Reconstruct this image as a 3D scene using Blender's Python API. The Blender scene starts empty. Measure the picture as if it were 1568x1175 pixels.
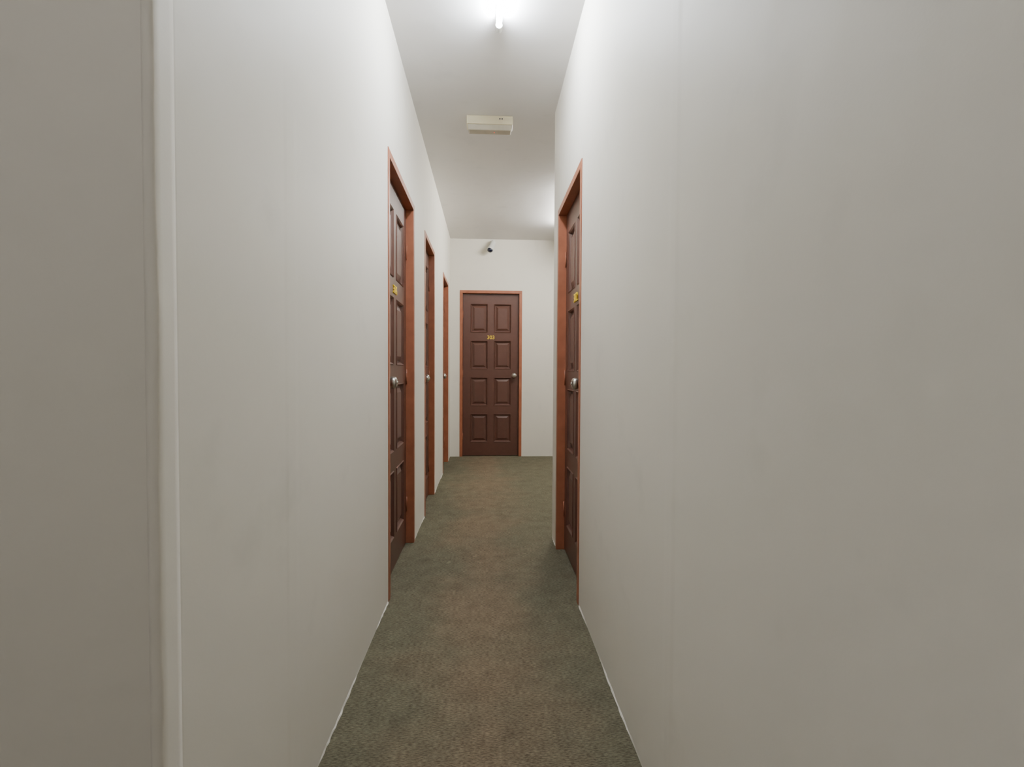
import bpy, bmesh, math, random
from mathutils import Matrix, Vector
S = bpy.context.scene
COL = S.collection

# ---------------- materials ----------------
def newmat(name):
    m = bpy.data.materials.new(name); m.use_nodes = True
    nt = m.node_tree; b = nt.nodes['Principled BSDF']
    return m, nt, b
def simple(name, col, rough=0.5, metal=0.0, noise=0.0, scale=30, bump=0.0, emit=None, est=0, coat=0):
    m, nt, b = newmat(name)
    b.inputs['Roughness'].default_value = rough
    b.inputs['Metallic'].default_value = metal
    if coat: b.inputs['Coat Weight'].default_value = coat
    tc = nt.nodes.new('ShaderNodeTexCoord')
    n = nt.nodes.new('ShaderNodeTexNoise'); n.inputs['Scale'].default_value = scale
    n.inputs['Detail'].default_value = 5
    nt.links.new(tc.outputs['Object'], n.inputs['Vector'])
    r = nt.nodes.new('ShaderNodeValToRGB')
    r.color_ramp.elements[0].position = .3; r.color_ramp.elements[1].position = .7
    r.color_ramp.elements[0].color = [c*(1-noise) for c in col]+[1]
    r.color_ramp.elements[1].color = [min(1, c*(1+noise)) for c in col]+[1]
    nt.links.new(n.outputs['Fac'], r.inputs['Fac'])
    nt.links.new(r.outputs['Color'], b.inputs['Base Color'])
    if bump:
        bp = nt.nodes.new('ShaderNodeBump'); bp.inputs['Strength'].default_value = bump
        bp.inputs['Distance'].default_value = .002
        nt.links.new(n.outputs['Fac'], bp.inputs['Height'])
        nt.links.new(bp.outputs['Normal'], b.inputs['Normal'])
    if emit:
        b.inputs['Emission Color'].default_value = list(emit)+[1]
        b.inputs['Emission Strength'].default_value = est
    return m

def wallmat(name, col, rough=.55, joints=()):
    m, nt, b = newmat(name)
    L = nt.links.new; N = nt.nodes.new
    b.inputs['Roughness'].default_value = rough
    tc = N('ShaderNodeTexCoord')
    def noise(scale, detail, mapping=None):
        n = N('ShaderNodeTexNoise'); n.inputs['Scale'].default_value = scale
        n.inputs['Detail'].default_value = detail
        if mapping:
            mp = N('ShaderNodeMapping'); mp.inputs['Scale'].default_value = mapping
            L(tc.outputs['Object'], mp.inputs['Vector']); L(mp.outputs['Vector'], n.inputs['Vector'])
        else:
            L(tc.outputs['Object'], n.inputs['Vector'])
        return n
    big = noise(1.3, 3)
    r = N('ShaderNodeValToRGB')
    r.color_ramp.elements[0].position = .3; r.color_ramp.elements[1].position = .7
    r.color_ramp.elements[0].color = [c*.96 for c in col]+[1]
    r.color_ramp.elements[1].color = list(col)+[1]
    L(big.outputs['Fac'], r.inputs['Fac'])
    sm = noise(5.5, 6)
    ms = N('ShaderNodeMapRange'); ms.inputs['From Min'].default_value = .60; ms.inputs['From Max'].default_value = .8
    ms.inputs['To Min'].default_value = 0; ms.inputs['To Max'].default_value = .35
    L(sm.outputs['Fac'], ms.inputs['Value'])
    mx = N('ShaderNodeMix'); mx.data_type = 'RGBA'; L(ms.outputs[0], mx.inputs['Factor'])
    L(r.outputs['Color'], mx.inputs['A']); mx.inputs['B'].default_value = [c*.76 for c in col]+[1]
    L(mx.outputs['Result'], b.inputs['Base Color'])
    fine = noise(180, 4)
    streak = noise(3.0, 3, (1, 1, .06))
    lump = noise(7, 2)
    b1 = N('ShaderNodeBump'); b1.inputs['Strength'].default_value = .25; b1.inputs['Distance'].default_value = .0005
    b2 = N('ShaderNodeBump'); b2.inputs['Strength'].default_value = .5; b2.inputs['Distance'].default_value = .009
    b3 = N('ShaderNodeBump'); b3.inputs['Strength'].default_value = .3; b3.inputs['Distance'].default_value = .005
    L(fine.outputs['Fac'], b1.inputs['Height']); L(streak.outputs['Fac'], b2.inputs['Height']); L(lump.outputs['Fac'], b3.inputs['Height'])
    L(b3.outputs['Normal'], b2.inputs['Normal']); L(b2.outputs['Normal'], b1.inputs['Normal'])
    last = b1
    if joints:
        sx = N('ShaderNodeSeparateXYZ'); L(tc.outputs['Object'], sx.inputs[0])
        for (y0, width, dist) in joints:
            mr = N('ShaderNodeMapRange'); mr.interpolation_type = 'SMOOTHSTEP'
            mr.inputs['From Min'].default_value = y0-width; mr.inputs['From Max'].default_value = y0+width
            L(sx.outputs['Y'], mr.inputs['Value'])
            bb = N('ShaderNodeBump'); bb.inputs['Strength'].default_value = 1; bb.inputs['Distance'].default_value = dist
            L(mr.outputs[0], bb.inputs['Height']); L(last.outputs['Normal'], bb.inputs['Normal']); last = bb
    L(last.outputs['Normal'], b.inputs['Normal'])
    return m

WC = (.79, .755, .675)
M_wall = wallmat('wall_paint', WC)
M_wallL = wallmat('wall_paint_left', WC, joints=[(.752, .005, .0006), (1.15, .012, .0009), (1.21, .014, -.0008)])
M_wallR = wallmat('wall_paint_right', WC, joints=[(1.10, .016, .0018), (1.15, .014, -.0008)])
M_ceil = wallmat('ceiling_paint', (.77, .75, .73))
M_frame = simple('frame_red_brown_varnish', (.345, .118, .060), .38, noise=.12, scale=14, bump=.1)
M_leaf = simple('door_dark_brown_paint', (.105, .045, .032), .33, noise=.08, scale=20, bump=.12)
M_steel = simple('brushed_steel', (.52, .50, .46), .28, 1.0)
M_yellow = simple('yellow_number', (.90, .62, .02), .4)
M_white = simple('white_plastic', (.75, .75, .72), .4)
M_cream = simple('aged_cream_plastic', (.78, .71, .50), .42, noise=.04, scale=8)
M_lens = simple('dark_lens', (.01, .012, .03), .08)
M_red = simple('red_led', (.6, .05, .02), .4, emit=(1, .08, .03), est=2)
M_diff = simple('emergency_diffuser', (.58, .54, .44), .15, noise=.05, coat=.5)
M_tube = simple('tube_glow', (.9, .9, .9), .4, emit=(.87, .93, 1.0), est=460)
M_tube2 = simple('tube_glow_wing', (.9, .9, .9), .4, emit=(1, .985, .93), est=380)
M_tube3 = simple('tube_glow_added_lobby', (.9, .9, .9), .4, emit=(.97, .97, 1.0), est=92)  # emission for the added lobby tube, out of view

def carpet():
    m, nt, b = newmat('carpet_olive')
    b.inputs['Roughness'].default_value = .95
    b.inputs['Specular IOR Level'].default_value = .1
    L = nt.links.new; N = nt.nodes.new
    tc = N('ShaderNodeTexCoord'); sx = N('ShaderNodeSeparateXYZ'); L(tc.outputs['Object'], sx.inputs[0])
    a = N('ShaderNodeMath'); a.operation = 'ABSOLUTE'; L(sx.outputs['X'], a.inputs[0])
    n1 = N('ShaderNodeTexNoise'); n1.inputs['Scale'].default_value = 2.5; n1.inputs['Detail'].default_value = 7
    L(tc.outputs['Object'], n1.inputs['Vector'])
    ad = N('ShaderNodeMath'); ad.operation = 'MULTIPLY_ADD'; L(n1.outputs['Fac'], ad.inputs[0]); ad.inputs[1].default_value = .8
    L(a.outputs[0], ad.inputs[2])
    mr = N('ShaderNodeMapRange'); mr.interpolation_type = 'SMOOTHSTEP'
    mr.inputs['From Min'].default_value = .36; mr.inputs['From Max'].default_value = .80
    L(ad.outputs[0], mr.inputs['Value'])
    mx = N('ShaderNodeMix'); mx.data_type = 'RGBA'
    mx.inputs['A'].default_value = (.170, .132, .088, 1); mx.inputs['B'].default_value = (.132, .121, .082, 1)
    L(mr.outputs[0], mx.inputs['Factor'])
    def fac(scale, detail, rough, lo, hi, mapping=None, f0=.3, f1=.7):
        n = N('ShaderNodeTexNoise'); n.inputs['Scale'].default_value = scale; n.inputs['Detail'].default_value = detail
        n.inputs['Roughness'].default_value = rough
        if mapping:
            mp = N('ShaderNodeMapping'); mp.inputs['Scale'].default_value = mapping
            L(tc.outputs['Object'], mp.inputs['Vector']); L(mp.outputs[0], n.inputs['Vector'])
        else: L(tc.outputs['Object'], n.inputs['Vector'])
        r = N('ShaderNodeMapRange'); r.inputs['From Min'].default_value = f0; r.inputs['From Max'].default_value = f1
        r.inputs['To Min'].default_value = lo; r.inputs['To Max'].default_value = hi
        L(n.outputs['Fac'], r.inputs['Value'])
        return n, r
    n2, r2 = fac(1, 3, .6, .45, 1.55, (80, 300, 1))
    n3, r3 = fac(12, 9, .75, .78, 1.22)
    n4, r4 = fac(5.5, 6, .6, 1.0, .84, None, .55, .70)
    n5, r5 = fac(11, 3, .5, 1.0, 1.5, None, .70, .75)
    cur = r2
    for r in (r3, r4, r5):
        mm = N('ShaderNodeMath'); mm.operation = 'MULTIPLY'; L(cur.outputs[0], mm.inputs[0]); L(r.outputs[0], mm.inputs[1]); cur = mm
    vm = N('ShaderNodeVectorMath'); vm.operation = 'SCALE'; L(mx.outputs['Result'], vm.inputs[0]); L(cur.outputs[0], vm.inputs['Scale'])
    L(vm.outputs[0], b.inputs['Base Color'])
    bp = N('ShaderNodeBump'); bp.inputs['Strength'].default_value = .8; bp.inputs['Distance'].default_value = .003
    L(n2.outputs['Fac'], bp.inputs['Height']); L(bp.outputs[0], b.inputs['Normal'])
    return m
M_carpet = carpet()

# ---------------- mesh helpers ----------------
def box(bm, lo, hi, mi=0):
    vs = [bm.verts.new((x, y, z)) for x in (lo[0], hi[0]) for y in (lo[1], hi[1]) for z in (lo[2], hi[2])]
    for f in ((0,1,3,2),(4,6,7,5),(0,4,5,1),(2,3,7,6),(0,2,6,4),(1,5,7,3)):
        fc = bm.faces.new([vs[i] for i in f]); fc.material_index = mi
    return vs
def cyl(bm, p0, p1, r0, r1=None, seg=24, mi=0, smooth=True):
    r1 = r0 if r1 is None else r1
    p0 = Vector(p0); p1 = Vector(p1); d = p1-p0
    q = Vector((0,0,1)).rotation_difference(d)
    a = []; b_ = []
    for i in range(seg):
        t = 2*math.pi*i/seg; c = Vector((math.cos(t), math.sin(t), 0))
        a.append(bm.verts.new(p0+q@(c*r0))); b_.append(bm.verts.new(p1+q@(c*r1)))
    for i in range(seg):
        f = bm.faces.new((a[i], a[(i+1)%seg], b_[(i+1)%seg], b_[i])); f.smooth = smooth; f.material_index = mi
    f = bm.faces.new(a[::-1]); f.material_index = mi
    f = bm.faces.new(b_); f.material_index = mi
def revolve(bm, origin, axis, prof, seg=28, mi=0):
    o = Vector(origin); q = Vector((0,0,1)).rotation_difference(Vector(axis))
    rings = []
    for (r, h) in prof:
        rings.append([bm.verts.new(o+q@Vector((r*math.cos(2*math.pi*i/seg), r*math.sin(2*math.pi*i/seg), h))) for i in range(seg)])
    for a, b_ in zip(rings, rings[1:]):
        for i in range(seg):
            f = bm.faces.new((a[i], a[(i+1)%seg], b_[(i+1)%seg], b_[i])); f.smooth = True; f.material_index = mi
    bm.faces.new(rings[0][::-1]).material_index = mi
    bm.faces.new(rings[-1]).material_index = mi
def mk(name, bm, mats, parent=None, bevel=0, seg=2):
    bmesh.ops.recalc_face_normals(bm, faces=bm.faces)
    me = bpy.data.meshes.new(name); bm.to_mesh(me); bm.free()
    for m in (mats if isinstance(mats, (list, tuple)) else [mats]): me.materials.append(m)
    o = bpy.data.objects.new(name, me); COL.objects.link(o)
    if parent: o.parent = parent
    if bevel:
        b = o.modifiers.new('bevel', 'BEVEL'); b.width = bevel; b.segments = seg; b.limit_method = 'ANGLE'
        b.angle_limit = math.radians(40); b.harden_normals = False
    return o
def empty(name, mat=None):
    e = bpy.data.objects.new(name, None); e.empty_display_size = .1; COL.objects.link(e)
    if mat: e.matrix_world = mat
    return e

# ---------------- dimensions ----------------
XL, XR, CEIL = -.458, .432, 2.74
YF = 6.20          # far wall
YC = .707          # left outside corner
YE = 3.16          # right wall end
T = .12
XW = 3.2           # wing east end
XB, YB = -2.4, -2.0

def wall_run(name, axis, plane, t, a, b, openings, mat=None):
    bm = bmesh.new(); cur = a
    def add(u0, u1, z0, z1):
        if u1-u0 < 1e-4: return
        lo, hi = sorted((plane, plane+t))
        if axis == 'y': box(bm, (lo, u0, z0), (hi, u1, z1))
        else: box(bm, (u0, lo, z0), (u1, hi, z1))
    for (o0, o1, h) in openings:
        add(cur, o0, 0, CEIL); add(o0, o1, h, CEIL); cur = o1
    add(cur, b, 0, CEIL)
    return mk(name, bm, mat or M_wall)

D1 = (2.305, 3.128, 2.12); D2 = (3.65, 4.33, 2.12); D3 = (5.17, 5.87, 2.12)
DR = (2.233, 2.98, 2.06); DF = (-.339, .446, 2.10)
wall_run('wall_left', 'y', XL, -T, YC, YF, [D1, D2, D3], M_wallL)
wall_run('wall_right', 'y', XR, T, YB, YE, [DR], M_wallR)
wall_run('wall_far', 'x', YF, T, XL-T, XW, [DF])
wall_run('wall_lobby_front', 'x', YC, T, XB, XL-T, [])
wall_run('wall_wing_near', 'x', YE, -T, XR+T, XW, [])
wall_run('wall_wing_end', 'y', XW, T, YE-T, YF+T, [])
wall_run('wall_lobby_side', 'y', XB, -T, YB-T, YC+T, [])
wall_run('wall_back', 'x', YB, -T, XB, XR+T, [])
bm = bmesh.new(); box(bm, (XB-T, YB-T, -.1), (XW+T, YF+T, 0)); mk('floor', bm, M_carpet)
bm = bmesh.new(); box(bm, (XB-T, YB-T, CEIL), (XW+T, YF+T, CEIL+.1)); mk('ceiling', bm, M_ceil)

# corner bead at the outside corner (slightly wavy plaster edge)
bm = bmesh.new()
random.seed(4)
prev = None
nseg = 90
for i in range(nseg+1):
    z = CEIL*i/nseg
    w = .0012*math.sin(z*7)+.0008*math.sin(z*17+1)+random.uniform(-.0004, .0004)
    if .55 < z < .68: w += .003*math.sin((z-.55)/.13*math.pi)
    prof = [(XL+.0002, YC+.045), (XL+.0010+w*.3, YC+.034), (XL+.0018+w*.5, YC+.012), (XL+.0025+w, YC-.001),
            (XL+.001+w, YC-.0035), (XL-.010+w, YC-.003), (XL-.016, YC-.0002), (XL-.016, YC+.001), (XL-.001, YC+.045)]
    ring = [bm.verts.new((x, y, z)) for x, y in prof]
    if prev:
        for k in range(len(ring)):
            f = bm.faces.new((prev[k], prev[(k+1)%len(ring)], ring[(k+1)%len(ring)], ring[k])); f.smooth = True
    prev = ring
mk('trim_1', bm, M_wall)

# ragged caulk/paint line where the walls meet the carpet
def caulk(name, x, sgn, y0, y1, gaps):
    bm = bmesh.new(); n = int((y1-y0)/.02); prev = None
    for i in range(n+1):
        y = y0+(y1-y0)*i/n
        if any(g0-.01 < y < g1+.01 for g0, g1 in gaps): prev = None; continue
        w = .0012+.0025*math.sin(y*9)+random.uniform(-.001, .002); h = .006+random.uniform(-.003, .003)
        w = max(w, .0006)
        ring = [bm.verts.new(p) for p in ((x, y, h), (x+sgn*w*.4, y, h*.8), (x+sgn*w, y, .001), (x, y, .001))]
        if prev:
            for k in range(3): bm.faces.new((prev[k], prev[k+1], ring[k+1], ring[k]))
        prev = ring
    mk(name, bm, M_wall)
caulk('trim_2', XL, 1, YC, YF, [D1[:2], D2[:2], D3[:2]])
caulk('trim_3', XR, -1, YB, YE, [DR[:2]])

# ---------------- doors ----------------
def door(name, matrix, w, h, knob_right, number):
    e = empty(name, matrix)
    c = .036; RD = .045
    bm = bmesh.new()
    box(bm, (0, -.004, 0), (c, .11, h-c)); box(bm, (w-c, -.004, 0), (w, .11, h-c))
    box(bm, (0, -.004, h-c), (w, .11, h))
    s = .012
    box(bm, (c, RD+.044, 0), (c+s, .108, h-c)); box(bm, (w-c-s, RD+.044, 0), (w-c, .108, h-c))
    box(bm, (c+s, RD+.044, h-c-s), (w-c-s, .108, h-c))
    mk('frame', bm, M_frame, e, bevel=.002)
    g = .003
    x0, x1, z0, z1 = c+g, w-c-g, .008, h-c-g
    lw = x1-x0; lh = z1-z0
    st = lw*.135; mid = lw*.11
    pw = (lw-2*st-mid)/2
    xs = [x0, x0+st, x0+st+pw, x0+st+pw+mid, x1-st, x1]
    bot, top, rail = lh*.082, lh*.0615, lh*.050
    ph = (lh-bot-top-3*rail)/4
    zs = [z0]; z = z0+bot; zs.append(z)
    for i in range(4):
        z += ph; zs.append(z)
        if i < 3: z += rail; zs.append(z)
    zs.append(z1)
    bm = bmesh.new(); V = {}
    def v(x, y, z_):
        k = (round(x, 5), round(y, 5), round(z_, 5))
        if k not in V: V[k] = bm.verts.new((x, y, z_))
        return V[k]
    yf = RD; yb = RD+.04
    for i in range(5):
        for j in range(len(zs)-1):
            a, b_, c0, d = xs[i], xs[i+1], zs[j], zs[j+1]
            if i in (1, 3) and j % 2 == 1:
                steps = [(0, 0), (.004, -.005), (.011, .002), (.018, .015), (.026, .016), (.052, .003), (.056, .003)]
                loops = [[v(a+q, yf+dp, c0+q), v(b_-q, yf+dp, c0+q), v(b_-q, yf+dp, d-q), v(a+q, yf+dp, d-q)] for q, dp in steps]
                for A, B in zip(loops, loops[1:]):
                    for k in range(4):
                        bm.faces.new((A[k], A[(k+1)%4], B[(k+1)%4], B[k]))
                bm.faces.new(loops[-1])
            else:
                bm.faces.new((v(a, yf, c0), v(b_, yf, c0), v(b_, yf, d), v(a, yf, d)))
    B = [bm.verts.new((x, yb, z_)) for x, z_ in ((x0, z0), (x1, z0), (x1, z1), (x0, z1))]
    bm.faces.new(B[::-1])
    bm.faces.new([v(x, yf, z0) for x in xs[::-1]] + [B[0], B[1]])
    bm.faces.new([v(x, yf, z1) for x in xs] + [B[2], B[3]])
    bm.faces.new([v(x0, yf, z_) for z_ in zs] + [B[3], B[0]])
    bm.faces.new([v(x1, yf, z_) for z_ in zs[::-1]] + [B[1], B[2]])
    mk('leaf', bm, M_leaf, e)
    kx = (x1-.055) if knob_right else (x0+.055)
    bm = bmesh.new()
    revolve(bm, (kx, yf+.002, 1.03), (0, -1, 0), [(.033, 0), (.033, .004), (.028, .009), (.014, .012), (.012, .03), (.02, .036),
            (.027, .045), (.029, .056), (.026, .066), (.017, .072), (.006, .073)])
    cyl(bm, (kx, yf-.069, 1.03), (kx, yf-.075, 1.03), .006)
    mk('knob', bm, M_steel, e)
    bm = bmesh.new()
    hx = (x0-.001) if knob_right else (x1+.001)
    for hz in (.25, 1.05, h-.3):
        cyl(bm, (hx, yf-.004, hz-.045), (hx, yf-.004, hz+.045), .004, seg=12)
    mk('hinges', bm, M_frame, e)
    cu = bpy.data.curves.new('number', 'FONT'); cu.body = number; cu.size = .064; cu.extrude = .003; cu.offset = .0010
    cu.align_x = 'CENTER'; cu.align_y = 'CENTER'; cu.space_character = 1.02
    tmp = bpy.data.objects.new('tmp', cu); COL.objects.link(tmp)
    dg = bpy.context.evaluated_depsgraph_get(); dg.update()
    me = bpy.data.meshes.new_from_object(tmp.evaluated_get(dg)); bpy.data.objects.remove(tmp)
    me.materials.clear(); me.materials.append(M_yellow)
    o = bpy.data.objects.new('number', me); COL.objects.link(o); o.parent = e
    zr = (zs[6]+zs[7])/2-.01
    o.matrix_local = Matrix.Translation(((x0+x1)/2, yf-.003, zr)) @ Matrix.Rotation(math.pi/2, 4, 'X')
    return e
R90 = Matrix.Rotation(math.pi/2, 4, 'Z'); Rm = Matrix.Rotation(-math.pi/2, 4, 'Z')
door('door_1', Matrix.Translation((XL, D1[0], 0)) @ R90, D1[1]-D1[0], D1[2], False, '306')
door('door_2', Matrix.Translation((XL, D2[0], 0)) @ R90, D2[1]-D2[0], D2[2], False, '305')
door('door_3', Matrix.Translation((XL, D3[0], 0)) @ R90, D3[1]-D3[0], D3[2], False, '304')
door('door_4', Matrix.Translation((DF[0], YF, 0)), DF[1]-DF[0], DF[2], True, '303')
door('door_5', Matrix.Translation((XR, DR[1], 0)) @ Rm, DR[1]-DR[0], DR[2], True, '302')

# ---------------- lights ----------------
def batten(name, x, yc, length, mat, rot=0):
    e = empty(name, Matrix.Translation((x, yc, CEIL)) @ Matrix.Rotation(rot, 4, 'Z'))
    L2 = length/2
    bm = bmesh.new()
    box(bm, (-.013, -L2, -.022), (.013, L2, 0))
    mk('housing', bm, M_white, e, bevel=.003)
    bm = bmesh.new()
    for s in (-1, 1):
        cyl(bm, (0, s*L2, -.038), (0, s*(L2-.035), -.038), .016)
        box(bm, (-.012, min(s*L2, s*(L2-.02)), -.040), (.012, max(s*L2, s*(L2-.02)), -.010))
    mk('end_caps', bm, M_white, e, bevel=.002)
    bm = bmesh.new(); cyl(bm, (0, -L2+.03, -.038), (0, L2-.03, -.038), .0135, seg=20)
    mk('tube', bm, mat, e)
batten('fluorescent_light', .052, 2.06, .60, M_tube)
batten('fluorescent_light.001', .88, 4.9, 1.2, M_tube2)
batten('added_lobby_light', -1.1, -.8, 1.2, M_tube3)  # unseen tube behind the camera, added to brighten the near walls

# emergency light
e = empty('emergency_light', Matrix.Translation((.015, 3.21, CEIL)))
bm = bmesh.new()
box(bm, (-.15, 0, -.055), (.15, .10, 0))
mk('housing', bm, M_cream, e, bevel=.006, seg=3)
bm = bmesh.new()
t = [(-.145, .006, -.055), (.145, .006, -.055), (.145, .094, -.055), (-.145, .094, -.055)]
b_ = [(-.138, .020, -.085), (.138, .020, -.085), (.138, .08, -.085), (-.138, .08, -.085)]
A = [bm.verts.new(p) for p in t]; B = [bm.verts.new(p) for p in b_]
bm.faces.new(A); bm.faces.new(B[::-1])
for k in range(4): bm.faces.new((A[k], A[(k+1)%4], B[(k+1)%4], B[k]))
mk('diffuser', bm, M_diff, e, bevel=.004)
bm = bmesh.new(); cyl(bm, (.03, .05, -.084), (.03, .05, -.088), .0025, seg=12); mk('led', bm, M_red, e)
bm = bmesh.new()
for xx in (.065, .08): cyl(bm, (xx, .001, -.022), (xx, -.003, -.022), .004, seg=12)
mk('buttons', bm, M_lens, e)

# security camera
e = empty('security_camera', Matrix.Translation((.075, YF, 2.735)))
bm = bmesh.new()
cyl(bm, (0, 0, -.03), (0, -.012, -.03), .028)
cyl(bm, (0, -.01, -.03), (0, -.06, -.032), .009)
bmesh.ops.create_uvsphere(bm, u_segments=16, v_segments=10, radius=.014, matrix=Matrix.Translation((0, -.06, -.034)))
cyl(bm, (0, -.06, -.034), (-.018, -.07, -.06), .008)
mk('bracket', bm, M_white, e)
bm = bmesh.new()
d = Vector((-.34, -.45, -.85)).normalized(); c0 = Vector((.006, -.05, -.045))
revolve(bm, c0, d, [(.024, 0), (.033, .004), (.036, .01), (.036, .11), (.040, .113), (.040, .130), (.034, .130)])
mk('body', bm, M_white, e)
bm = bmesh.new()
revolve(bm, c0+d*.128, d, [(.034, 0), (.034, .010), (.029, .020), (.018, .027), (.006, .030)])
mk('lens', bm, M_lens, e)

# ---------------- world ----------------
w = bpy.data.worlds.new('World'); S.world = w; w.use_nodes = True
w.node_tree.nodes['Background'].inputs[0].default_value = (.02, .02, .02, 1)
w.node_tree.nodes['Background'].inputs[1].default_value = .2

# ---------------- camera ----------------
cam = bpy.data.cameras.new('Camera'); co = bpy.data.objects.new('Camera', cam); COL.objects.link(co)
cam.sensor_width = 36; cam.lens = 36*750/1568; cam.clip_start = .02
co.matrix_world = (Matrix.Translation((0, 0, 1.09)) @ Matrix.Rotation(-.052, 4, 'Z') @
                   Matrix.Rotation(math.pi/2-.026, 4, 'X') @ Matrix.Rotation(.005, 4, 'Z'))
S.camera = co
